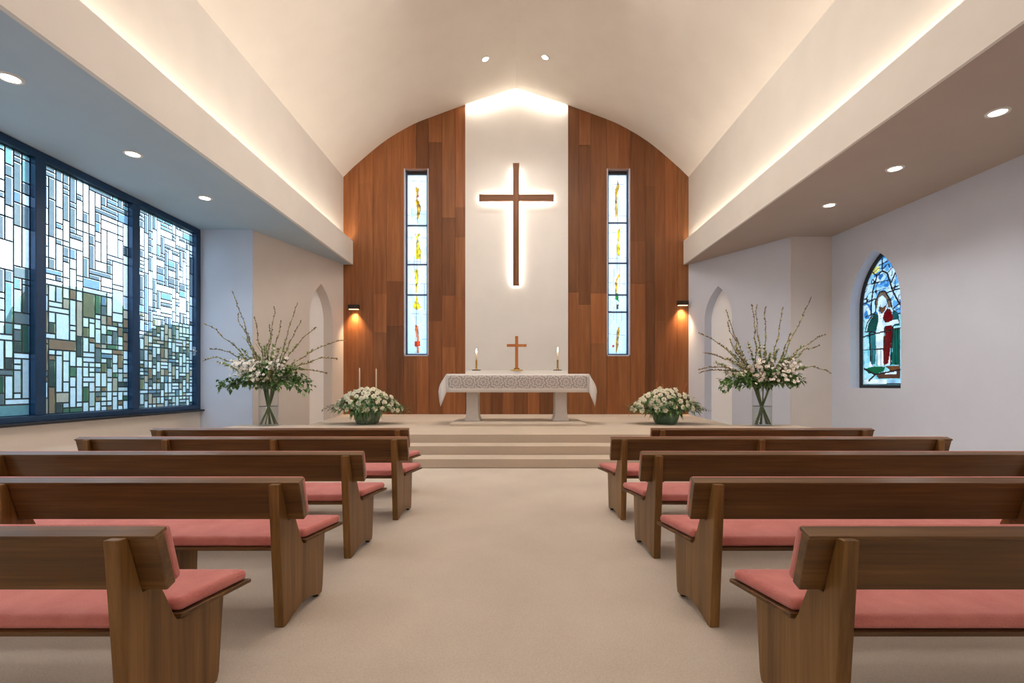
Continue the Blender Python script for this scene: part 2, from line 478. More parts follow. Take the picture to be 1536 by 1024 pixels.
# slit windows --------------------------------------------------------------
def slit(idx, x0, x1, motif, bars, side):
    root = thing('window_%d' % idx, ((x0+x1)/2, YB+.3, WZB), None, None); root['kind'] = 'structure'
    fr = MB(); t = .035
    # reveal lining through the wall
    fr.box(x0, x0+t, YB-.01, YB+.32, WZB, WZT); fr.box(x1-t, x1, YB-.01, YB+.32, WZB, WZT)
    fr.box(x0, x1, YB-.01, YB+.32, WZB, WZB+t)
    fr.build('lining', M['slit_liner'], root)
    hd = MB(); hd.box(x0+t, x1-t, YB-.01, YB+.32, WZT-t, WZT); hd.build('head_lining', plain('head_lining_paint%d' % idx, lin(150, 120, 112), .6), root)
    f2 = MB(); a0, a1, b0, b1 = x0+t, x1-t, WZB+t, WZT-t; g = .045; y0, y1 = YB+.12, YB+.20
    f2.box(a0, a0+g, y0, y1, b0, b1); f2.box(a1-g, a1, y0, y1, b0, b1); f2.box(a0+g, a1-g, y0, y1, b0, b0+g); f2.box(a0+g, a1-g, y0, y1, b1-g*2.2, b1, 1)
    for zb in bars: f2.box(a0+g, a1-g, y0+.02, y1-.02, zb-.022, zb+.022)
    f2.build('frame', [M['slit_frame'], M['frame_dark']], root)
    u0, u1, v0, v1 = a0+g, a1-g, b0+g, b1-g*2.2
    nx, nz = 34, 300
    gm = MB(); rr = random.Random(idx*5)
    lines = []
    for k in range(7):
        z = v0 + (v1-v0)*(k+.3+rr.uniform(0, .5))/7; dz = rr.uniform(-.05, .05); lines.append(((u0, z), (u1, z+dz), .006))
    for k in range(8):
        x = rr.uniform(u0+.05, u1-.05); z = rr.uniform(v0, v1-1); lines.append(((x, z), (x+rr.uniform(-.02, .02), z+rr.uniform(.5, 1.1)), .004))
    lines.append((((u0+u1)/2-.04, v0), ((u0+u1)/2+.02, v1), .005))
    H = v1-v0
    grid = []
    for j in range(nz):
        for i in range(nx):
            x = u0+(u1-u0)*(i+.5)/nx; z = v0+H*(j+.5)/nz
            k = (z-v0)/H; uu = (x-u0)/(u1-u0)
            nzv = mnoise.noise(Vector((x*3, z*1.3, idx*9)))
            top = Vector((.97, .99, 1.0)); bot = Vector((.62, .83, .95))
            c = bot.lerp(top, min(1, max(0, k*1.5+.1+nzv*.35)))
            if nzv > .35: c = c.lerp(Vector((.55, .78, .9)), .5)
            mi = 0
            for poly, pc in motif:
                if inside((uu, k), poly):
                    q = mnoise.noise(Vector((x*14, z*9, 3)))
                    c = Vector([max(0, ch_)**1.25 for ch_ in pc])*(.85+.9*q); break
            for a, b, w in lines:
                if seg_d((x, z), a, b) < w: c = c*.45
            c = c*.34; grid.append((max(0, c.x), max(0, c.y), max(0, c.z), .12))
    vsx = [(u0+(u1-u0)*i/nx, YB+.16, v0+H*j/nz) for j in range(nz+1) for i in range(nx+1)]
    gm.v = [Vector(p) for p in vsx]
    for j in range(nz):
        for i in range(nx):
            a = j*(nx+1)+i
            gm.f.append([a, a+1, a+nx+2, a+nx+1]); gm.m.append(0); gm.c.append(grid[j*nx+i]); gm.smooth.append(False)
    gm.build('pane', M['glass'], root, recalc=False)
    return root
Yl, Am, Br, Rd, Or, Gn, Gy = (.95, .72, .08), (.85, .5, .08), (.30, .16, .06), (.75, .12, .05), (.85, .28, .12), (.08, .42, .12), (.35, .42, .48)
def zk(zy, oy): # zoom rows of the study sketch -> 0..1 height on the pane
    py = oy + zy/6.4
    return (534-py)/(534-262)
def xk(zx): return (zx-158)/(345-158)
def mo(pts, oy): return [(xk(a), zk(b, oy)) for a, b in pts]
motL = [(mo([(258,325),(270,350),(245,362)],240), Rd),
        (mo([(235,255),(268,270),(262,330),(245,365),(272,400),(282,480),(265,560),(245,575),(250,480),(236,420),(240,340)],240), Am),
        (mo([(250,380),(285,440),(280,520),(262,545),(258,460)],240), Br),
        (mo([(222,680),(246,740),(258,706),(285,715),(262,745),(268,820),(288,880),(285,960),(235,960),(238,860),(248,800)],240), Yl),
        (mo([(240,790),(262,800),(268,930),(250,930)],240), Am),
        (mo([(230,90),(265,110),(265,200),(250,260),(246,330),(236,330),(238,210),(224,130)],390), Yl),
        (mo([(226,115),(240,130),(242,210),(234,220)],390), Br),
        (mo([(246,330),(262,420),(290,470),(250,495),(205,470),(232,400)],390), Yl),
        (mo([(236,440),(256,400),(258,460),(222,462)],390), Br),
        (mo([(232,640),(262,650),(264,720),(268,800),(248,800),(238,720),(226,680)],390), Or),
        (mo([(225,800),(280,796),(282,840),(255,858),(222,846)],390), Rd),
        (mo([(246,858),(270,858),(268,915),(246,915)],390), (.7, .25, .12))]
def shift(m_, dx): return [([(a+dx, b) for a, b in p], c) for p, c in m_]
motR = [(mo([(250,190),(270,250),(245,330),(240,420),(244,540),(230,570),(222,480),(226,380),(222,300),(240,240)],240), Am),
        (mo([(224,270),(240,280),(232,330),(224,320)],240), Br),
        (mo([(285,630),(272,690),(270,740),(258,800),(275,850),(268,930),(240,910),(236,830),(250,780),(246,690)],240), Yl),
        (mo([(265,130),(270,170),(240,215),(250,260),(238,330),(226,330),(222,230),(245,170)],390), Am),
        (mo([(226,330),(252,330),(264,420),(246,400),(222,390)],390), Gn),
        (mo([(236,440),(262,440),(260,485),(236,485)],390), Br),
        (mo([(265,650),(274,700),(258,790),(262,830),(240,910),(232,910),(232,800),(240,700)],390), (.6, .36, .1)),
        (mo([(190,835),(220,838),(215,856),(192,856)],390), Rd)]
ZB = lambda py: 1.365 + (577-py)/48.63
slit(2, wxl[0], wxl[1], motL, [ZB(336), ZB(395), ZB(441)], -1)
slit(3, wxr_[0], wxr_[1], [([(a+.02, b) for a, b in p], c) for p, c in motR], [ZB(332), ZB(393), ZB(441), ZB(467)], 1)

# big left window -------------------------------------------------------------
root = thing('window_1', (XL, 6.9, WZ0), None, None); root['kind'] = 'structure'
ys = [WY0, 3.94, 5.92, 7.90, 9.88, WY1]
fr = MB(); FX0, FX1 = XL-.16, XL+.02
fr.box(FX0, FX1, WY0, WY1+.015, WZ1-.13, WZ1-.001); fr.box(FX0, FX1, WY0, WY1+.015, WZ0, WZ0+.10)
for k, y in enumerate(ys):
    a, b = (y, y+.12) if k == 0 else (y-.14, y+.015) if k == len(ys)-1 else (y-.09, y+.09)
    fr.box(FX0, FX1, a, b, WZ0+.1, WZ1-.13)
fr.build('frame', M['frame'], root, bevel=.012)
sb = MB(); sb.box(XL-.2, XL+.12, WY0-.1, WY1+.01, WZ0-.045, WZ0); sb.build('sill', M['frame_dark'], root, bevel=.008)
WC = dict(white=(.60, .64, .66, .28), pale=(.40, .46, .50, .3), blue=(.14, .22, .30, .3), grey=(.12, .15, .165, .4), clear=(.10, .13, .135, .7),
          green=(.10, .20, .13, .55), dgreen=(.05, .11, .08, .55), brown=(.20, .13, .085, .2), tan=(.34, .29, .23, .2), teal=(.15, .27, .29, .4), olive=(.15, .15, .09, .3), frost=(.45, .52, .56, .08))
for k in range(len(ys)-1):
    y0 = ys[k] + (.12 if k == 0 else .09); y1 = ys[k+1] - (.14 if k == len(ys)-2 else .09)
    z0, z1 = WZ0+.10, WZ1-.13
    NX, NZ = (14, 46) if k < 4 else (15, 54)
    used = [[None]*NX for _ in range(NZ)]
    rr = random.Random(40+k)
    gm = MB(); cw, ch = (y1-y0)/NX, (z1-z0)/NZ
    for j in range(NZ):
        for i in range(NX):
            if used[j][i] is not None: continue
            f = j/NZ; near = i/NX
            small = (f < .45 and k >= 4) or (f < .4 and k == 3 and near > .45) or rr.random() < .22
            if small: w, h = rr.choice([(1, 1), (1, 2), (1, 2), (2, 1), (1, 1), (1, 3)])
            else: w, h = rr.choice([(1, 3), (1, 5), (2, 2), (3, 1), (4, 2), (1, 4), (1, 7), (2, 1), (2, 5), (1, 2), (3, 2), (4, 1), (3, 1)])
            w = min(w, NX-i); h = min(h, NZ-j)
            ww = 0
            while ww < w and used[j][i+ww] is None: ww += 1
            w = max(1, ww)
            f2 = (j+h/2)/NZ + rr.uniform(-.05, .05)
            edge = i == 0 or i+w >= NX
            if f2 > .93: pal = ['clear', 'teal', 'grey', 'pale', 'grey', 'clear']
            elif f2 > .5: pal = ['white']*8 + ['pale', 'grey', 'grey', 'blue', 'clear', 'clear', 'grey'] + (['teal', 'clear'] if edge else [])
            elif k >= 4: pal = ['frost']*5 + ['pale', 'tan', 'grey', 'brown', 'olive', 'blue', 'grey', 'tan', 'pale'] if near < .5 else ['frost']*5 + ['pale', 'tan', 'grey', 'blue', 'pale', 'grey']
            elif k == 3: pal = ['frost']*8 + ['pale', 'pale', 'brown', 'olive', 'green', 'clear', 'tan', 'brown', 'grey'] + ['blue']*(near > .4)
            else: pal = ['frost']*6 + ['pale', 'green', 'dgreen', 'clear', 'dgreen', 'teal', 'grey']
            if f2 > .5 and k >= 4: pal = pal + ['pale', 'clear', 'grey', 'clear', 'teal', 'pale']
            c = WC[rr.choice(pal)]
            g = rr.uniform(.88, 1.06); c = (c[0]*g, c[1]*g, c[2]*g, c[3])
            for jj in range(j, j+h):
                for ii in range(i, i+w):
                    used[jj][ii] = 1
            a0, a1, b0, b1 = y0+i*cw, y0+(i+w)*cw, z0+j*ch, z0+(j+h)*ch
            e = .013; X = XL-.08
            gm.add([(X, a0+e, b0+e), (X, a1-e, b0+e), (X, a1-e, b1-e), (X, a0+e, b1-e)], [(0, 1, 2, 3)], 0, c)
            o4 = [(a0, b0), (a1, b0), (a1, b1), (a0, b1)]; i4 = [(a0+e, b0+e), (a1-e, b0+e), (a1-e, b1-e), (a0+e, b1-e)]
            gm.add([(X, *p) for p in o4] + [(X+.008, *p) for p in i4] , [(q, (q+1) % 4, (q+1) % 4+4, q+4) for q in range(4)], 1, None)
    gm.build('pane', [M['glass'], M['came']], root, recalc=False)
lt = MB(); lt.box(XL+.02, XL+.05, 11.60, 11.66, 2.05, 2.25); lt.tube([(XL+.05, 11.63, 2.15), (XL+.1, 11.63, 2.15), (XL+.1, 11.50, 2.15)], .013, 8)
lt.build('latch', M['chrome'], root)

# pointed window on the right ----------------------------------------------------
root = thing('window_4', (xr(11.1)+.25, 11.1, GZ0), None, None); root['kind'] = 'structure'
ins = .075
gi = gothic(GY0+ins, GY1-ins, GZ0+ins, GZS, GZA-ins*1.25)
m = MB(); m.holed(gh, [gi], rw(.22)); m.strip(gh, rw(.22), rw(.28)); m.strip(gi, rw(.22), rw(.28))
m.build('frame', M['frame_dark'], root)
def gz(pts):   # study sketch (far edge at x=162, sill at y=945) -> pane (y, z)
    return [(GY1-ins-(a-162)/223*1.05, 1.33+(938-b)/858*2.98) for a, b in pts]
SKY = [(.30, .58, .86), (.62, .82, .95), (.86, .93, .98), (.12, .38, .70), (.74, .9, .96), (.5, .76, .9)]
figs = [ # front-most first
 (gz([(262,360),(285,352),(305,375),(308,415),(285,428),(262,415),(256,385)]), (.86, .93, 1.0)),       # bowed white face
 (gz([(262,418),(308,418),(300,450),(278,470),(262,440)]), (.34, .18, .11)),                             # beard
 (gz([(295,535),(340,522),(372,520),(380,545),(340,550),(300,552)]), (.95, .93, .92)),                   # sleeve
 (gz([(310,440),(332,450),(345,500),(340,528),(300,528),(285,500),(295,460)]), (.30, .012, .025)),
 (gz([(300,552),(340,552),(336,640),(330,700),(318,790),(296,800),(290,700),(296,640)]), (.28, .016, .025)),  # red robe
 (gz([(306,720),(322,716),(332,790),(312,800)]), (.92, .80, .76)),
 (gz([(252,440),(276,470),(296,460),(284,520),(296,560),(296,640),(290,720),(292,800),(250,800),(246,690),(248,560),(262,500)]), (.97, .96, .94)),  # white tunic
 (gz([(238,455),(262,470),(258,540),(240,580),(186,575),(196,520),(214,490)]), (.02, .15, .13)),         # dark green cloak
 (gz([(345,450),(375,480),(384,560),(350,560),(340,528)]), (.04, .18, .18)),
 (gz([(196,580),(240,582),(246,700),(240,790),(214,790),(204,690)]), (.08, .30, .31)),
 (gz([(340,575),(384,575),(384,805),(336,800),(342,690)]), (.012, .22, .17)),
 (gz([(268,325),(300,330),(326,380),(338,440),(318,436),(306,380),(284,348),(262,360),(252,420),(238,450),(244,380)]), (.34, .25, .18)),  # veil
 (gz([(172,820),(235,806),(300,812),(290,840),(240,858),(195,850)]), (.012, .24, .12)),                   # green mound
 (gz([(206,770),(224,790),(226,808),(200,808)]), (.96, .9, .9)),
 (gz([(290,838),(365,838),(366,862),(300,860)]), (.9, .9, .92)),
 (gz([(244,862),(300,840),(384,830),(384,885),(260,885)]), (.24, .12, .08)),
 (gz([(300,810),(384,806),(384,840),(330,836)]), (.34, .16, .08)),
 (gz([(165,890),(310,890),(310,922),(165,922)]), (.94, .93, .88)),
 (gz([(310,890),(400,890),(400,922),(310,922)]), (.55, .74, .84)),
 (gz([(228,160),(262,150),(268,180),(240,200),(218,195)]), (.95, .84, .36)),                             # sun
]
leads = []
for pts, w in [([(216,480),(214,400),(226,300),(250,215),(282,190),(312,215),(332,290),(345,340),(384,430)], .022),
               ([(282,190),(282,110)], .014), ([(162,380),(240,362)], .016), ([(310,340),(384,330)], .016), ([(180,255),(330,262)], .012),
               ([(250,215),(200,150)], .012), ([(312,215),(370,160)], .012), ([(330,290),(372,200)], .02), ([(262,150),(330,135)], .012),
               ([(148,605),(250,590),(384,575)], .016), ([(160,692),(290,695)], .012), ([(250,690),(250,800)], .01), ([(274,690),(274,800)], .01),
               ([(204,580),(212,770)], .02), ([(356,575),(358,800)], .012), ([(344,560),(336,700),(332,800)], .02), ([(372,575),(374,800)], .012),
               ([(238,450),(190,510),(176,570),(240,582)], .014), ([(244,450),(240,380),(268,322),(300,328),(330,390),(340,440)], .018),
               ([(296,560),(290,700),(294,805)], .014), ([(170,820),(240,860),(200,900)], .022), ([(240,860),(384,835)], .018), ([(172,470),(236,458)], .012),
               ([(345,450),(384,420)], .016), ([(222,700),(222,800)], .01), ([(165,925),(400,922)], .012)]:
    q = gz(pts)
    leads += [(q[i], q[i+1], w*.95) for i in range(len(q)-1)]
gm = MB(); ny, nz = 84, 196
Ya, Yb_, Za, Zb = GY0+ins-.01, GY1-ins+.01, GZ0+ins-.01, GZA-.05
idx = {}
def gv(i, j):
    if (i, j) not in idx:
        y = Ya+(Yb_-Ya)*i/ny; z = Za+(Zb-Za)*j/nz
        gm.v.append(Vector((xr(y)+.25, y, z))); idx[(i, j)] = len(gm.v)-1
    return idx[(i, j)]
gho = gothic(GY0+ins-.02, GY1-ins+.02, GZ0+ins-.02, GZS, GZA-ins*1.0)
for j in range(nz):
    for i in range(ny):
        y = Ya+(Yb_-Ya)*(i+.5)/ny; z = Za+(Zb-Za)*(j+.5)/nz
        if not inside((y, z), gho): continue
        nv = mnoise.noise(Vector((y*5, z*5, 2))); cell = mnoise.cell(Vector((y*7+nv, z*6+nv*2, 4)))
        k = (z-GZ0)/(GZA-GZ0)
        if k > .52:
            c = SKY[int(abs(cell)*97) % 6]
            if k > .86 and nv < .1: c = (.2, .5, .82)
        else:
            c = [(.45, .78, .80), (.62, .86, .88), (.32, .66, .70), (.78, .9, .88)][int(abs(cell)*97) % 4]
        for poly, pc in figs:
            if inside((y, z), poly):
                c = tuple(max(0, v*(1+.3*nv)) for v in pc); break
        mi = 0
        for a, b, w in leads:
            if seg_d((y, z), a, b) < w: mi = 1; break
        if mi == 0 and k > .5 and abs(mnoise.noise(Vector((y*4, z*4, 9)))) < .03: mi = 1
        gm.f.append([gv(i, j), gv(i+1, j), gv(i+1, j+1), gv(i, j+1)]); gm.m.append(mi); gm.c.append((c[0]**1.5*.36, c[1]**1.5*.35, c[2]**1.5*.36, .06)); gm.smooth.append(False)
gm.build('pane', [M['glass'], M['came_dark']], root, recalc=False)

# ------------------------------------------------------------------ wall cross
cy = YB-.05-.17
root = thing('wall_cross', (.01, YB-.05, 4.39), 'large dark wooden cross lit from behind on the white wall panel', 'cross')
m = MB(); m.box(-.095, .10, cy, cy+.09, 4.39, 8.11); m.build('upright', M['cross'], root, bevel=.006)
m = MB(); m.box(-1.12, -.095, cy+.002, cy+.088, 6.96, 7.16); m.box(.10, 1.15, cy+.002, cy+.088, 6.96, 7.16)
m.build('crossbar', wood('crossbar_wood', lin(96, 58, 34), lin(120, 76, 46), lin(140, 92, 58), 0, .5), root, bevel=.006)
m = MB()
for x, z in ((0, 4.9), (0, 7.6), (-.8, 7.06), (.8, 7.06)):
    m = MB(); m.tube([(x, cy+.08, z), (x, YB-.05, z)], .03, 10); m.build('bracket', M['bronze'], root)

# sconces
for x, z, lab in ((-4.96, 3.68, 'small bronze wall light on boards left of the altar'), (5.10, 3.80, 'small bronze wall light on boards right of the altar')):
    r_ = thing('wall_sconce', (x, YB-.1, z), lab, 'wall light', 'bronze wall lights')
    m = MB(); m.box(x-.165, x+.165, YB-.20, YB-.06, z, z+.13); m.build('shade', M['bronze'], r_, bevel=.01)
    m = MB(); m.box(x-.08, x+.08, YB-.07, YB-.005, z+.02, z+.11); m.build('back_plate', M['bronze'], r_)
    m = MB(); m.box(x-.14, x+.14, YB-.18, YB-.08, z-.012, z+.001); m.build('lens', M['lens_warm'], r_)

# downlights
DL = []
dl_lab = ['recessed round ceiling light nearest the camera above the left window', 'recessed round ceiling light above the left window, second of three', 'recessed round ceiling light over the far end of the left window',
          'recessed round ceiling light nearest the camera over the right aisle', 'recessed round ceiling light over the right aisle, second of three', 'recessed round ceiling light over the right aisle, farthest of three']
for i, (x, y) in enumerate([(-6.11, 6.01), (-6.15, 7.99), (-6.17, 9.87), (6.55, 6.77), (6.49, 8.53), (6.46, 10.27)]):
    r_ = thing('ceiling_light', (x, y, ZA), dl_lab[i], 'ceiling light', 'left aisle downlights' if i < 3 else 'right aisle downlights')
    m = MB(); m.lathe([(.095, ZA-.004), (.10, ZA-.014), (.135, ZA-.012), (.14, ZA+.001)], x, y, 28); m.build('trim_ring', M['trim_white'], r_)
    m = MB(); m.disc(x, y, ZA-.006, .097, 28); m.build('lens', M['lens'], r_)
    DL.append((x, y, ZA-.03, i < 3))
for x, y, lab in ((-.83, 13.55, 'recessed spotlight in the vault, left of the ridge'), (.79, 13.5, 'recessed spotlight in the vault, right of the ridge')):
    z = arch(x); sl = .326 * (1 if x < 0 else -1)
    r_ = thing('ceiling_spotlight', (x, y, z), lab, 'ceiling light', 'vault spotlights')
    m = MB(); m.lathe([(.08, -.012), (.085, -.02), (.12, -.016), (.125, .002)], 0, 0, 28)
    for p in m.v: p.z += z + p.x*sl; p.x += x; p.y += y
    m.build('trim_ring', M['trim_white'], r_)
    m = MB(); m.disc(0, 0, -.013, .082, 28)
    for p in m.v: p.z += z + p.x*sl; p.x += x; p.y += y
    m.build('lens', M['lens'], r_)

# ------------------------------------------------------------------ pews
def pew(D, xa, xo, side, posts, label, centre=None, brackets=()):
    """D depth of the rear foot, xa aisle face of the end panel, xo outer face, side -1 left / +1 right of the aisle"""
    root = thing('church_pew', ((xa+xo)/2, D+.25, 0), label, 'pew', 'pews left of the aisle' if side < 0 else 'pews right of the aisle')
    s = side
    prof = [(0, 0), (.03, .0), (.09, .022), (.20, .048), (.31, .045), (.39, .02), (.415, .012), (.455, .012), (.468, .05), (.50, .40), (.50, .425),
            (.30, .407), (.245, .402), (.215, .412), (.195, .44), (.155, .53), (.125, .592), (.045, .592), (-.02, .815), (-.062, .815)]
    def panel(xf, inward, sh=.08):
        m = MB(); T = .055
        m.prism(prof, lambda u, z: (xf - inward*sh*u, D+u, z), lambda u, z: (xf + inward*(T - sh*u), D+u, z))
        p = m.build('end_panel', M['pew_z'], root, bevel=.005)
        g = MB(); cx = xf+inward*(T/2-sh*.42)
        g.lathe([(.0, .001), (.018, .001), (.02, .016)], cx, D+.425, 12); g.build('glide', M['black'], p)
    panel(xa, s); panel(xo, -s)
    for x in posts: panel(x, s, 0)
    # seat board + cushion share a plan with corners notched around the end posts
    def plan(g, gf):
        e0, e1 = .03+g, .14+g
        xi, xj = xa+s*.06, xo-s*.06
        return [(xi, .075-gf), (xi, .215-gf), (xa-s*e0, .215-gf), (xa-s*e1, .545+gf), (xo+s*e1*.5, .545+gf), (xo+s*e0*.6, .215-gf), (xj, .215-gf), (xj, .075-gf)]
    def sl(u): return .05*(u-.07)
    m = MB(); m.prism(plan(.004, .0), lambda x, u: (x, D+u, .405+sl(u)), lambda x, u: (x, D+u, .424+sl(u)))
    m.build('seat', M['pew_x'], root, bevel=.005)
    m = MB(); m.prism(plan(-.006, -.008), lambda x, u: (x, D+u, .4245+sl(u)), lambda x, u: (x, D+u, .482+sl(u)*.8))
    m.build('seat_cushion', M['fabric'], root, bevel=.024, seg=4)
    # slanted backrest board and its cushion
    dv = Vector((.065, -.22)).normalized(); nv = Vector((.22, .065)).normalized()
    tp = Vector((-.02, .818))
    q = [tp, tp+dv*.232, tp+dv*.232+nv*.05, tp+nv*.05]
    xe0, xe1 = xa-s*.095, xo+s*.10
    m = MB(); m.prism([(p.x, p.y) for p in q], lambda u, z: (xe0, D+u, z), lambda u, z: (xe1, D+u, z))
    b = m.build('backrest', M['pew_x'], root, bevel=.006)
    cpt = tp - dv*.004 - Vector((.012, 0))
    q = [cpt, cpt+nv*.078, cpt+nv*.078+dv*.02, cpt+dv*.02]
    q = [tp+nv*.050+dv*.012, tp+nv*.050+dv*.236, tp+nv*.095+dv*.236, tp+nv*.095+dv*.0]
    m = MB(); m.prism([(p.x, p.y) for p in q], lambda u, z: (xe0+s*.004, D+u, z), lambda u, z: (xe1-s*.004, D+u, z))
    m.build('back_cushion', M['fabric'], root, bevel=.018, seg=3)
    cap = [tp-nv*.008-dv*.004, tp+nv*.062-dv*.004, tp+nv*.062+dv*.012, tp-nv*.008+dv*.012]
    m = MB(); m.prism([(p.x, p.y) for p in cap], lambda u, z: (xe0-s*.002, D+u, z), lambda u, z: (xe1+s*.002, D+u, z))
    m.build('top_rail', M['pew_x'], root, bevel=.004)
    if centre is not None:
        m = MB(); m.prism([(.20, 0), (.46, 0), (.48, .42), (.20, .405)], lambda u, z: (centre-.03, D+u, z), lambda u, z: (centre+.03, D+u, z))
        m.build('centre_leg', M['pew_z'], root, bevel=.005)
    for x0, x1 in brackets:
        m = MB(); m.prism([(.105, .43), (.16, .43), (.11, .62), (.075, .62)], lambda u, z: (x0, D+u, z), lambda u, z: (x1, D+u, z))
        m.build('bracket', M['pew_z'], root, bevel=.004)
    return root
pew(1.82, -1.40, -4.35, -1, [-2.93], 'nearest pew left of the aisle, cut off at the bottom left of the photo')
pew(2.80, -1.305, -4.35, -1, [-2.84], 'second nearest wooden pew left of the aisle, pink seat fully in view', centre=-2.12)
pew(3.91, -1.298, -4.06, -1, [], 'middle of the five wooden pews left of the aisle, pink cushion', brackets=[(-3.5, -3.26), (-3.07, -2.83), (-2.25, -2.15)])
pew(5.02, -1.19, -4.33, -1, [-2.40, -3.48], 'pew left of the aisle with four posts, fourth from the camera')
pew(6.05, -1.40, -4.33, -1, [], 'farthest pew left of the aisle, just before the altar steps, backrest top showing')
pew(1.82, 1.155, 4.35, 1, [2.93], 'nearest pew right of the aisle, cut off at the bottom right of the photo')
pew(2.80, 1.09, 4.35, 1, [2.86], 'second nearest wooden pew right of the aisle, long pink seat in view')
pew(3.91, 1.08, 4.10, 1, [], 'middle of the five wooden pews right of the aisle, pink cushion', brackets=[(1.88, 1.96), (2.12, 2.31), (2.87, 3.07), (3.2, 3.45)])
pew(5.02, 1.055, 4.28, 1, [2.43], 'fourth pew from the camera right of the aisle, top rail ending by the wall')
pew(6.05, 1.74, 4.24, 1, [], 'farthest, shortest pew right of the aisle, only its backrest top showing')

# ------------------------------------------------------------------ altar
AX = .045
ch = .05
m = MB()
pb = [(-1.46, 10.9), (1.55, 10.9), (1.55, 12.5), (-1.46, 12.5)]
pt_ = [(-1.36, 11.02), (1.45, 11.02), (1.45, 12.4), (-1.36, 12.4)]
m.add([(x, y, ZP) for x, y in pb] + [(x, y, ZP+.05) for x, y in pb] + [(x, y, ZP+.075) for x, y in pt_],
      [(0, 1, 2, 3), (11, 10, 9, 8)] + [(i, (i+1) % 4, (i+1) % 4+4, i+4) for i in range(4)] + [(i+4, (i+1) % 4+4, (i+1) % 4+8, i+8) for i in range(4)])
m.build('altar_plinth', M['step'], label='low beige plinth with sloped edges under the altar', cat='plinth')
root = thing('altar_table', (AX, 11.65, ZP+.075), 'pale stone altar table with two pedestal legs on the plinth', 'altar')
zt = ZP+.075
for cx in (-1.0, 1.03):
    m = MB(); w0, w1 = .20, .135
    def ring(w, d, z): return [(cx-w, 11.65-d, z), (cx+w, 11.65-d, z), (cx+w, 11.65+d, z), (cx-w, 11.65+d, z)]
    rs = [ring(.185, .31, zt), ring(.17, .30, zt+.05), ring(.145, .28, zt+.11), ring(.135, .27, zt+.3), ring(.135, .27, 1.5)]
    m.add([p for r in rs for p in r], [(3, 2, 1, 0), (16, 17, 18, 19)] + [(k*4+i, k*4+(i+1) % 4, k*4+4+(i+1) % 4, k*4+4+i) for k in range(4) for i in range(4)])
    m.build('leg', M['stone'], root, bevel=.008)
m = MB(); m.box(-1.545, 1.625, 11.22, 12.08, 1.5, 1.605); m.build('tabletop', M['stone'], root, bevel=.006)
# cloth: top, front and back falls, flared end falls with drooping corners
cl = MB()
X0, X1, Y0, Y1, ZT = -1.56, 1.64, 11.20, 12.10, 1.612
nt = 24
def ripple(x): return .006*math.sin(x*9)+.004*math.sin(x*23+1)
rows = [[(X0+(X1-X0)*i/nt, Y1, ZT) for i in range(nt+1)], [(X0+(X1-X0)*i/nt, Y0, ZT) for i in range(nt+1)]]
for k in range(1, 5):
    rows.append([(X0+(X1-X0)*i/nt, Y0-.012-.02*k/4+ripple(X0+(X1-X0)*i/nt)*k/4, ZT-.415*k/4) for i in range(nt+1)])
back = [[(X0+(X1-X0)*i/nt, Y1+.01+.01*k, ZT-.415*k/4) for i in range(nt+1)] for k in range(1, 5)]
allr = list(reversed(back)) + rows
cl.add([p for r in allr for p in r], [(k*(nt+1)+i, k*(nt+1)+i+1, (k+1)*(nt+1)+i+1, (k+1)*(nt+1)+i) for k in range(len(allr)-1) for i in range(nt)], 0, None, True)
for sx, xe in ((-1, X0), (1, X1)):
    ny_ = 12; g = []
    for k in range(7):
        row = []
        for i in range(ny_+1):
            t = i/ny_; y = Y0-.03*k/6+(Y1-Y0+.06*k/6)*t
            cor = max(0, 1-2*t)**3
            drop = .42 + .31*cor
            f = k/6
            zz = ZT - drop*f
            out = .19*math.sin(min(1, f*1.15)*PI*.62)*(1-.25*cor*f*f) + .02*math.sin(t*17)*f
            row.append((xe+sx*out, y, zz))
        g.append(row)
    cl.add([p for r in g for p in r], [(k*(ny_+1)+i, k*(ny_+1)+i+1, (k+1)*(ny_+1)+i+1, (k+1)*(ny_+1)+i) for k in range(6) for i in range(ny_)], 0, None, True)
    # corner fold joining the front fall to the end fall
    a = [(xe, Y0-.012-.02*k/4, ZT-.415*k/4) for k in range(5)]
    b = [g[k][0] for k in (0, 2, 3, 5, 6)]
    mid = [(a[k][0]*.45+b[k][0]*.55, Y0-.05*k/4-.03, (a[k][2]*.4+b[k][2]*.6)) for k in range(5)]
    tri = a+mid+b
    cl.add(tri, [(q*5+k, q*5+k+1, q*5+5+k+1, q*5+5+k) for q in range(2) for k in range(4)], 0, None, True)
o = cl.build('altar_cloth', M['lace'], label='white altar cloth with grey lace band and pointed hanging corners', cat='tablecloth', recalc=False)
md = o.modifiers.new('th', 'SOLIDIFY'); md.thickness = .004; md.offset = 1
m = MB(); m.box(-1.14, 1.19, 11.52, 12.02, ZT+.003, 1.695); m.build('altar_ledge', paint('ledge_white', lin(240, 236, 230)), bevel=.006, label='narrow white raised ledge on top of the altar cloth', cat='ledge')
ZL = 1.696; YA = 11.62; S = YA/747
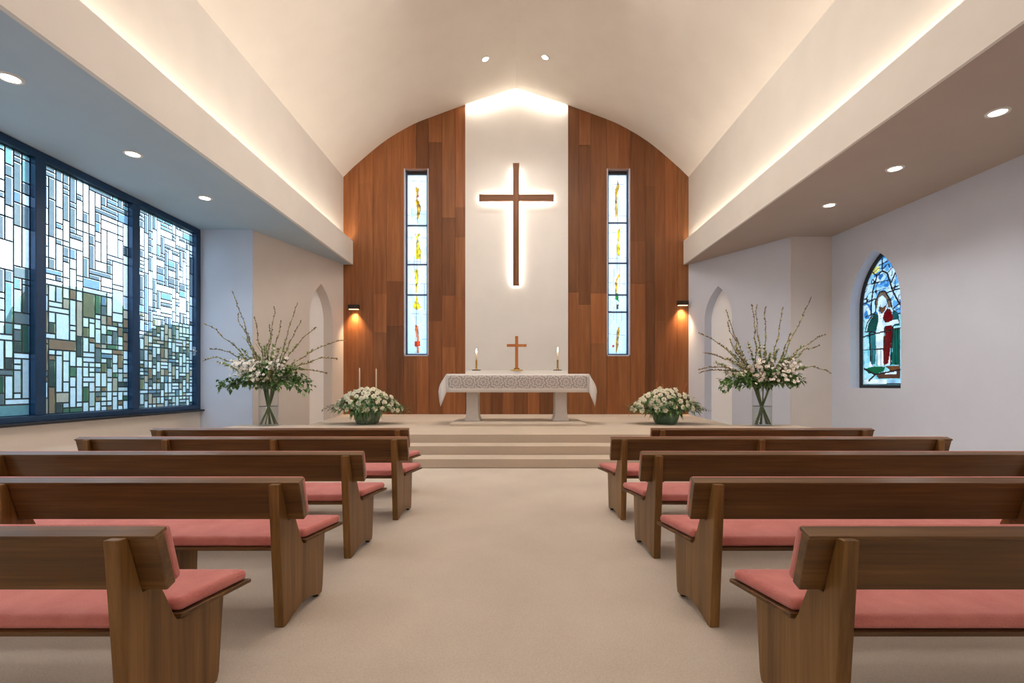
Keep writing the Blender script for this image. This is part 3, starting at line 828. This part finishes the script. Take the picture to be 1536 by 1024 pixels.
# standing cross
root = thing('altar_cross', (.015, YA, ZL), 'small light wooden cross on a brass foot standing on the altar', 'cross')
zc = lambda py: 1.365+(577-py)*S
m = MB(); m.box(-.02, .052, YA-.02, YA+.02, ZL+.05, zc(504)); m.build('upright', M['cross_light'], root, bevel=.003)
m = MB(); m.box(-.215, -.02, YA-.018, YA+.018, zc(520), zc(516)); m.box(.052, .245, YA-.018, YA+.018, zc(520), zc(516))
m.build('crossbar', M['cross_light'], root, bevel=.003)
m = MB(); m.lathe([(0, ZL), (.15, ZL), (.155, ZL+.012), (.13, ZL+.02), (.07, ZL+.03), (.06, ZL+.06), (0, ZL+.06)], .015, YA, 32); m.build('foot', M['brass'], root)
for x, top, lab in ((-.925, 531, 'left'), (.97, 529, 'right')):
    root = thing('candlestick', (x, YA, ZL), 'brass candlestick with dark dish on the altar, %s of the cross' % lab, 'candlestick', 'altar candlesticks')
    m = MB(); m.lathe([(0, ZL), (.10, ZL), (.105, ZL+.02), (.08, ZL+.012), (0, ZL+.012)], x, YA, 28); m.build('dish', M['bronze'], root)
    m = MB(); m.lathe([(0, ZL+.012), (.05, ZL+.014), (.03, ZL+.03), (.022, ZL+.05), (.022, ZL+.235), (.027, ZL+.25), (.0, ZL+.25)], x, YA, 20); m.build('stem', M['brass'], root)
    root = thing('candle', (x, YA, ZL+.25), 'lit ivory candle in the candlestick %s of the altar cross' % lab, 'candle', 'altar candles')
    m = MB(); m.lathe([(0, ZL+.251), (.02, ZL+.251), (.02, zc(top)-.008), (.012, zc(top)), (0, zc(top))], x, YA, 16); m.build('wax', M['wax'], root)
    m = MB(); m.tube([(x, YA, zc(top)-.002), (x+.003, YA, zc(top)+.03)], .003, 6); m.build('wick', M['wick'], root)
    m = MB(); z0 = zc(top)+.016; m.lathe([(0, z0), (.010, z0+.015), (.014, z0+.04), (.011, z0+.075), (.004, z0+.105), (0, z0+.12)], x+.003, YA, 12); m.build('flame', M['flame'], root)

# ------------------------------------------------------------------ flowers
def leaf(m, p, d, L, W, mi=0, droop=.2):
    d = d.normalized(); side = d.cross(Vector((0, 0, 1)))
    side = side.normalized() if side.length > 1e-3 else Vector((1, 0, 0))
    up = side.cross(d)
    a = p; b = p+d*L*.45+side*W+up*W*.3; c = p+d*L-Vector((0, 0, droop*L)); e = p+d*L*.45-side*W+up*W*.3; f = p+d*L*.5-up*W*.1
    m.add([a, b, c, e, f], [(0, 4, 1), (1, 4, 2), (2, 4, 3), (3, 4, 0)], mi)
def flower(m, p, nrm, r, mi=0, eye=1, rr=R, layers=2, n=5):
    nrm = nrm.normalized(); a = nrm.orthogonal().normalized(); b = nrm.cross(a)
    for q in range(layers):
        rad = r*(1-.38*q); lift = r*(.12+.34*q)
        for k in range(n):
            t = 2*PI*(k+.5*q)/n + rr.uniform(-.15, .15)
            u = a*math.cos(t)+b*math.sin(t); w = nrm.cross(u)
            c = p + u*rad*.12
            e = p + u*rad + nrm*lift*.6
            mid = p + u*rad*.6 + nrm*lift
            m.add([c, mid+w*rad*.48, e+w*rad*.22, e-w*rad*.22, mid-w*rad*.48, mid+nrm*(-r*.06)], [(0, 5, 1), (1, 5, 2), (2, 5, 3), (3, 5, 4), (4, 5, 0)], mi, None, True)
    if eye is not None:
        m.tube([p+nrm*r*.1, p+nrm*r*.5], [r*.18, r*.12], 6, eye)
def rv(rr, s=1): return Vector((rr.uniform(-s, s), rr.uniform(-s, s), rr.uniform(-s, s)))

def vase(cx, cyy, tips, seed, lab, w_):
    rr = random.Random(seed); z0 = ZP; rad = .205; H = .905; sc = 67.4
    v = thing('glass_vase', (cx, cyy, z0), 'tall clear glass cylinder vase part filled with water, %s of the altar' % w_, 'vase', 'tall glass vases')
    m = MB(); m.lathe([(0, z0+.001), (rad, z0+.001), (rad, z0+H), (rad-.008, z0+H), (rad-.008, z0+.02), (0, z0+.02)], cx, cyy, 40); m.build('glass', M['vase_glass'], v)
    m = MB(); m.lathe([(0, z0+.022), (rad-.01, z0+.022), (rad-.01, z0+.43), (0, z0+.43)], cx, cyy, 40); m.build('water', M['water'], v)
    m = MB(); m.lathe([(rad-.0095, z0+.425), (rad-.0085, z0+.436), (rad-.014, z0+.436), (rad-.014, z0+.425)], cx, cyy, 40); m.build('water_line', plain('water_rim%d' % seed, lin(120, 134, 130), .2), v)
    a = thing('branch_arrangement', (cx, cyy, z0+.03), lab, 'flower arrangement', 'tall branch arrangements')
    C = Vector((cx, cyy, 0)); wz = z0+.42
    origins = []
    for i, (tx, ty) in enumerate(tips):
        dx = (tx[0] if isinstance(tx, tuple) else tx); dx = (dx - (774+cx*747/cyy))/sc; tz = z0+(638-ty)/sc
        dy = rr.uniform(-.35, .35)
        ang = 2*PI*i/len(tips)+.3
        base = C + Vector((-.155*max(-1, min(1, dx*1.1+rr.uniform(-.3, .3))), .09*math.sin(ang), z0+.03))
        waist = C + Vector((rr.uniform(-.025, .025), rr.uniform(-.025, .025), wz+rr.uniform(-.03, .03)))
        rim = C + Vector((.15*max(-1, min(1, dx*1.4+rr.uniform(-.2, .2))), .13*math.sin(ang+1), z0+H+.02))
        tip = C + Vector((dx, dy, tz))
        flat = min(1, abs(dx)/max(.3, tz-z0-H+.2))
        P1 = rim + (rim-waist).normalized()*.22
        P2 = rim.lerp(tip, .55) + Vector((0, 0, .16+.18*flat if flat > .8 else .05)) + rv(rr, .04)
        pts = [base, base.lerp(waist, .5), waist, waist.lerp(rim, .5)]
        N = 16
        for k in range(N+1):
            t = k/N
            p = rim*(1-t)**3 + P1*3*t*(1-t)**2 + P2*3*t*t*(1-t) + tip*t**3
            wob = Vector((mnoise.noise(Vector((k*.45, i*3.1, seed))), mnoise.noise(Vector((k*.45, i*3.1, seed+5))), mnoise.noise(Vector((k*.45, i*3.1, seed+9)))))*.06*min(1, k/4)
            pts.append(p+wob)
        rads = [.012]*4 + [.0105*(1-.5*k/N) for k in range(N+1)]
        m = MB()
        m.tube(pts[:6], rads[:6], 6, 0); m.tube(pts[5:], rads[5:], 5, 1)
        # buds all along, tiny leaves low down
        for k in range(6, len(pts)-1):
            for _ in range(6):
                p = pts[k].lerp(pts[k+1], rr.random()); d = (rv(rr)+Vector((0, 0, .5))+(pts[k+1]-pts[k]).normalized()).normalized()
                f = (k-5)/N
                L = rr.uniform(.026, .046)*(1.2-.35*f)
                m.tube([p, p+d*L*.55, p+d*L], [.005, .0125, .004], 5, 2 if rr.random() > f*.9 else 1)
                if f < .62 and rr.random() < .75: leaf(m, p, d, rr.uniform(.06, .10), .018, rr.choice([3, 5]))
                if f < .5 and rr.random() < .5: flower(m, p+d*.02, d, rr.uniform(.02, .03), 4, None, rr, 1)
        # a side twig
        if rr.random() < .6:
            k = rr.randint(9, 13); p = pts[k]; d = ((pts[k+1]-pts[k]).normalized()+rv(rr, .6)+Vector((0, 0, .2))).normalized(); L = rr.uniform(.15, .3)
            q = [p+d*L*t+Vector((0, 0, .03*t*t)) for t in (0, .35, .7, 1)]
            m.tube(q, [.004, .0035, .003, .002], 5, 1)
            for t in range(8):
                pp = q[0].lerp(q[-1], (t+1)/8); dd = (rv(rr)+d).normalized(); m.tube([pp, pp+dd*.012, pp+dd*.022], [.003, .007, .002], 5, 2)
        m.build('branch', [M['stem'], M['twig'], M['bud'], M['leaf'], M['petal_pink'], M['leaf_pale']], a, recalc=False)
        origins.append(rim)
    # leafy sprigs: a broad drooping collar
    for k in range(20):
        t = k/19; dx = -1.02+2.04*t + rr.uniform(-.06, .06); dy = rr.uniform(-.4, .25)
        zr = z0+H+.03
        st = C+Vector((dx*.08, dy*.2, zr-.05))
        end = C+Vector((dx, dy, zr+.24-.34*abs(dx)**1.6+rr.uniform(-.10, .2)))
        mid = st.lerp(end, .55)+Vector((0, 0, .20))
        m = MB(); pts = [st*(1-q)**2+mid*2*q*(1-q)+end*q*q for q in [i/8 for i in range(9)]]
        m.tube(pts, [.006-.0005*i for i in range(9)], 5, 2)
        for i in range(1, 9):
            for _ in range(9):
                p = pts[i-1].lerp(pts[i], rr.random())+rv(rr, .075)
                d = (pts[i]-pts[i-1]).normalized()*.6+rv(rr, .9)+Vector((0, 0, -.1))
                leaf(m, p, d, rr.uniform(.075, .13), rr.uniform(.03, .046), rr.choice([0, 0, 0, 1]), .2)
        m.build('leafy_sprig', [M['leaf'], M['leaf_dark'], M['stem']], a, recalc=False)
    for k in range(15):        # fine upright filler between the branches
        t = k/14; an = (t-.5)*2.3+rr.uniform(-.12, .12); L = rr.uniform(.55, 1.0)
        st = C+Vector((.08*math.sin(an), rr.uniform(-.08, .08), z0+H-.04)); en = st+Vector((L*math.sin(an)*1.15, rr.uniform(-.25, .2), L*math.cos(an)+.05))
        m = MB(); pts = [st.lerp(en, i/9)+Vector((0, 0, .06*math.sin(PI*i/9))) for i in range(10)]
        m.tube(pts, [.0055-.0004*i for i in range(10)], 5, 2)
        for i in range(1, 10):
            for _ in range(11):
                p = pts[i-1].lerp(pts[i], rr.random()); d = (en-st).normalized()*.8+rv(rr, .8)
                leaf(m, p, d, rr.uniform(.05, .10), rr.uniform(.016, .026), rr.choice([0, 1, 1]), .1)
                if rr.random() < .35:
                    q = p+d.normalized()*.05; m.tube([p, q], .002, 4, 2); flower(m, q, d, rr.uniform(.02, .032), 3, None, rr, 1)
        m.build('filler_sprig', [M['leaf'], M['leaf_pale'], M['stem'], M['petal_pink']], a, recalc=False)
    for k in range(11):
        p0 = C+Vector((rr.uniform(-.55, .5), rr.uniform(-.38, .05), z0+H+.14+rr.uniform(0, .34)))
        m = MB()
        for _ in range(18):
            p = p0+Vector((rr.gauss(0, .10), rr.gauss(0, .07), rr.gauss(0, .07)))
            flower(m, p, Vector((rr.uniform(-.6, .6), -1, rr.uniform(0, 1))), rr.uniform(.026, .042), 0, 1, rr, 1)
            m.tube([p, p0], .0025, 4, 2)
        m.tube([p0, C+Vector((0, 0, z0+H))], .004, 5, 2)
        m.build('blossom_cluster', [M['petal_pink'], M['petal_eye'], M['stem']], a, recalc=False)
tipsL = [(356,439),(344,466),(319,489),(318,524),(309,540),(381,475),(393,484),(405,460),(424,482),(442,452),(459,482),(484,494),(514,510),(503,536),(493,562),(372,500)]
tipsR = [(1043,501),(1083,486),(1096,462),(1121,458),(1145,453),(1157,456),(1184,457),(1215,448),(1182,500),(1235,503),(1224,519),(1253,558),(1049,555),(1052,530),(1052,560),(1100,508)]
vase(-5.49, 11.05, tipsL, 3, 'tall spray of budding branches and white blossom in the left vase', 'left')
vase(5.46, 11.05, tipsR, 8, 'tall spray of budding branches and pale blossom in the right vase', 'right')

def basket(cx, cyy, seed, w_, glaze):
    rr = random.Random(seed)
    m = MB(); z = ZP
    m.lathe([(0, z+.001), (.215, z+.001), (.245, z+.03), (.29, z+.14), (.315, z+.27), (.325, z+.36), (.30, z+.36), (.28, z+.30), (0, z+.28)], cx, cyy, 48,
            rib=lambda j, zz: .012*math.sin(j*2*PI*12/48) + .006*math.sin(j*1.7))
    m.build('flower_pot', glaze, label='green glazed flower pot on the platform, %s of the altar' % w_, cat='flower pot', group='green flower pots')
    a = thing('flower_bouquet', (cx, cyy, z+.29), 'dome of cream white flowers in the green pot %s of the altar' % w_, 'flowers', 'cream flower bouquets')
    C = Vector((cx, cyy, z+.32))
    fm = MB()
    for _ in range(560):
        th = rr.uniform(0, 2*PI); q = math.sqrt(rr.random())
        p = C+Vector((.76*q*math.cos(th), .55*q*math.sin(th), .02+.42*(1-q*q)*rr.uniform(.3, 1)+rr.uniform(-.08, .1)))
        d = Vector((math.cos(th), math.sin(th), rr.uniform(-.9, .5)))
        leaf(fm, p, d, rr.uniform(.09, .17), rr.uniform(.022, .036), rr.choice([0, 1, 1]), .35)
    for _ in range(60):
        th = rr.uniform(PI, 2*PI); p = C+Vector((.3*math.cos(th), .3*math.sin(th), rr.uniform(-.02, .14)))
        leaf(fm, p, Vector((math.cos(th)*.5, math.sin(th)*.5, -1)), rr.uniform(.12, .24), .022, rr.choice([0, 1]), .2)
    fm.build('foliage', [M['leaf'], M['leaf_dark']], a, recalc=False)
    spots = []
    for _ in range(4000):
        if len(spots) >= 95: break
        th = rr.uniform(0, 2*PI); q = math.sqrt(rr.random())*1.02
        p = Vector((.80*q*math.cos(th), .52*q*math.sin(th), .03+.47*(1-q**2)+rr.uniform(-.03, .03)))
        if all((p-s).length > .102 for s in spots): spots.append(p)
    for p in spots:
        nrm = Vector((p.x*.9, p.y*1.6-.28, p.z*.7+.12))
        fl = MB(); P = C+p
        flower(fl, P, nrm, rr.uniform(.054, .068), 0, 1, rr, 3, 6)
        fl.tube([P, C+p*.5+Vector((0, 0, -.05))], .004, 5, 2)
        fl.build('blossom', [M['petal'], M['petal_eye'], M['stem']], a, recalc=False)
    for s_ in (-1, 1):
        for k in range(3):
            st_ = C+Vector((s_*.55, rr.uniform(-.2, .1), .12)); en = C+Vector((s_*rr.uniform(.84, .98), rr.uniform(-.2, .1), rr.uniform(-.02, .12)))
            m = MB(); m.tube([st_, st_.lerp(en, .5)+Vector((0, 0, .05)), en], [.005, .004, .002], 5, 2)
            for t in range(9):
                p = st_.lerp(en, t/8); leaf(m, p, (en-st_).normalized()+rv(rr, .7), .09, .018, rr.choice([0, 1]))
            m.build('leaf_spray', [M['leaf'], M['leaf_dark'], M['stem']], a, recalc=False)
    if w_ == 'right':
        for dx, h, lean in ((-.19, .66, -.02), (-.12, .60, .05), (.38, .62, .1)):
            m = MB(); p = C+Vector((dx, 0, .3)); en = C+Vector((dx+lean, 0, h)); m.tube([p, en], [.006, .003], 5, 0)
            for t in range(8): leaf(m, p.lerp(en, .4+.6*t/7), Vector((rr.uniform(-1, 1), -.3, .7)), .06, .016, 0)
            m.build('dried_spray', M['orange'], a, recalc=False)
basket(-3.45, 11.55, 21, 'left', M['pot'])
basket(3.47, 11.55, 22, 'right', plain('green_pot', lin(100, 130, 104), .3, var=.3, scale=5))
for x, top, lab in ((-3.66, 1.765, 'unlit thin ivory taper candle in the left bouquet, nearer the wall light'), (-3.27, 1.75, 'unlit thin ivory taper candle in the left bouquet, nearer the altar')):
    root = thing('taper_candle', (x, 11.65, ZP+.29), lab, 'candle', 'taper candles in the left bouquet')
    m = MB(); m.lathe([(0, ZP+.285), (.016, ZP+.285), (.014, top-.03), (.006, top), (0, top)], x, 11.65, 12); m.build('wax', M['wax'], root)
    m = MB(); m.tube([(x, 11.65, top-.004), (x, 11.65, top+.012)], .003, 5); m.build('wick', M['wick'], root)

# ------------------------------------------------------------------ outdoors beyond the windows
struct(MB().box(-60, XL-.3, -30, 50, -.4, -.05), 'ground', M['grass'])
struct(MB().box(8.9, 60, -30, 50, -.4, -.05), 'ground_right', M['grass'])
t = NT('hedge_leaves'); v = t.coords(); vo = t.n('TexVoronoi', Scale=3.2); t.l(v, vo.inputs['Vector'])
h_ = t.math('ADD', t.math('MULTIPLY', t.noise(v, 1.1, 5), .7), t.math('MULTIPLY', vo.outputs['Distance'], .4))
M['hedge'] = t.surf(t.ramp(h_, [(.35, lin(20, 40, 26)), (.5, lin(52, 88, 52)), (.66, lin(116, 136, 86)), (.8, lin(150, 112, 80))]), .8, 0, t.bump(h_, 1, .2))
rr = random.Random(5)
for k, (y, hh, r_) in enumerate([(1.5, 3.6, 1.75), (5.5, 4.0, 1.85), (9.6, 3.7, 1.85), (13.8, 4.1, 1.9), (18.2, 3.6, 1.95), (22.8, 4.2, 2.1)]):
    m = MB(); n_, k_ = 28, 16
    vs = []
    for a_ in range(k_+1):
        ph = PI/2*a_/k_
        for b_ in range(n_):
            th = 2*PI*b_/n_
            p = Vector((-12.2+1.4*math.cos(th)*math.cos(ph)**.5, y+r_*math.sin(th)*math.cos(ph)**.5, -.06+hh*math.sin(ph)))
            p += p.normalized()*(mnoise.noise(p*.9)*.8+mnoise.noise(p*3.1)*.35) if a_ else Vector()
            vs.append(p)
    m.add(vs, [(a_*n_+b_, a_*n_+(b_+1) % n_, (a_+1)*n_+(b_+1) % n_, (a_+1)*n_+b_) for a_ in range(k_) for b_ in range(n_)])
    m.build('garden_shrub', M['hedge'], label='rounded green garden shrub seen through the left window glass', cat='shrub', group='shrubs outside the left window', smooth=True)

# ------------------------------------------------------------------ light
def lamp(kind, loc, power, col, rot=None, target=None, **kw):
    d = bpy.data.lights.new('lamp', kind); d.energy = power; d.color = col
    for k, v_ in kw.items(): setattr(d, k, v_)
    o = bpy.data.objects.new('lamp', d); o.location = loc; COL.objects.link(o)
    if target is not None: o.rotation_euler = (Vector(target)-Vector(loc)).to_track_quat('-Z', 'Y').to_euler()
    elif rot: o.rotation_euler = rot
    return o
WARM = (1, .80, .60); SOFT = (1, .90, .80); NEUT = (1, .95, .9); COOL = (.93, .96, 1)
w = bpy.data.worlds.new('sky'); scn.world = w; w.use_nodes = True
nt_ = w.node_tree; bg = nt_.nodes['Background']
tc = nt_.nodes.new('ShaderNodeTexCoord'); sp = nt_.nodes.new('ShaderNodeSeparateXYZ'); nt_.links.new(tc.outputs['Generated'], sp.inputs[0])
rp = nt_.nodes.new('ShaderNodeValToRGB'); nt_.links.new(sp.outputs[2], rp.inputs[0])
rp.color_ramp.elements[0].position = 0; rp.color_ramp.elements[0].color = (.70, .86, 1, 1)
rp.color_ramp.elements[1].position = .8; rp.color_ramp.elements[1].color = (.52, .74, 1, 1)
nt_.links.new(rp.outputs[0], bg.inputs[0]); bg.inputs[1].default_value = 5.5

# LED strips hidden in the two light coves, shining up the nave walls
for x in (-(FL+XN)/2-.03, (FR+XN)/2+.01):
    lamp('AREA', (x, (YR+YB)/2, 5.60), 120, (1, .84, .66), rot=(PI, 0, 0), shape='RECTANGLE', size=.08, size_y=YB-YR-.4)
# cross backlight
lamp('AREA', (.0, cy+.095, 6.2), 42, (1, .9, .76), target=(0, YB, 6.2), shape='RECTANGLE', size=.14, size_y=3.5)
lamp('AREA', (.015, cy+.095, 7.06), 26, (1, .9, .76), target=(.015, YB, 7.06), shape='RECTANGLE', size=2.15, size_y=.14)
# gable wash at the head of the white panel
for s_ in (-1, 1):
    o = lamp('AREA', (s_*.80, YB-.22, arch(.8)-.10), 9, (1, .88, .72), shape='RECTANGLE', size=1.55, size_y=.05)
    ax = Vector((1, 0, -.326*s_)).normalized(); az = Vector((0, -.55, .8)); az = (az - ax*az.dot(ax)).normalized(); ay = az.cross(ax)
    o.rotation_euler = Matrix((ax, ay, az)).transposed().to_euler()
# aisle downlights
for x, y, z, left in DL:
    lamp('SPOT', (x, y, z), 100, COOL if left else NEUT, rot=(0, 0, 0), spot_size=2.2, spot_blend=.8, shadow_soft_size=.1)
for x in (-6.1, 6.6):
    for y in (-.5, 1.6, 3.8):
        lamp('SPOT', (x, y, ZA-.03), 90, COOL, rot=(0, 0, 0), spot_size=2.2, spot_blend=.8, shadow_soft_size=.1)
# vault spots
for x, y in ((-.83, 13.5), (.79, 13.5)):
    lamp('SPOT', (x, y, arch(x)-.08), 170, (1, .90, .78), target=(x*.3, 15.2, 3), spot_size=1.2, spot_blend=.9, shadow_soft_size=.1)
# added fill lamps without fixtures, unseen under the vault over pews and sanctuary
for y, p in ((-.5, 15), (3, 34), (6.5, 70), (9.8, 180)):
    lamp('AREA', (0, y, 9.7), p, (1, .92, .84), rot=(0, 0, 0), shape='RECTANGLE', size=5, size_y=2)
# sconces
for x, z in ((-4.96, 3.66), (5.10, 3.78)):
    lamp('SPOT', (x, YB-.13, z), 150, (1, .64, .34), rot=(math.radians(16), 0, 0), spot_size=1.5, spot_blend=.9, shadow_soft_size=.06)
for x in (-.925, .97):
    lamp('POINT', (x, YA, 2.18), 1.2, (1, .65, .35), shadow_soft_size=.03)

# ------------------------------------------------------------------ camera
cd = bpy.data.cameras.new('camera'); cam = bpy.data.objects.new('camera', cd); COL.objects.link(cam)
cam.location = (0, 0, 1.365); cam.rotation_euler = (PI/2, 0, 0)
cd.sensor_width = 36; cd.sensor_fit = 'HORIZONTAL'; cd.lens = 36*747/1536
cd.shift_x = -6/1536; cd.shift_y = 65/1536
cd.clip_start = .05; cd.clip_end = 200
scn.camera = cam
scn.view_settings.view_transform = 'Standard'
scn.view_settings.look = 'None'
scn.view_settings.exposure = .45
scn.cycles.use_denoising = True
scn.cycles.max_bounces = 10
scn.cycles.diffuse_bounces = 5
scn.cycles.transparent_max_bounces = 16
scn.cycles.sample_clamp_indirect = 6
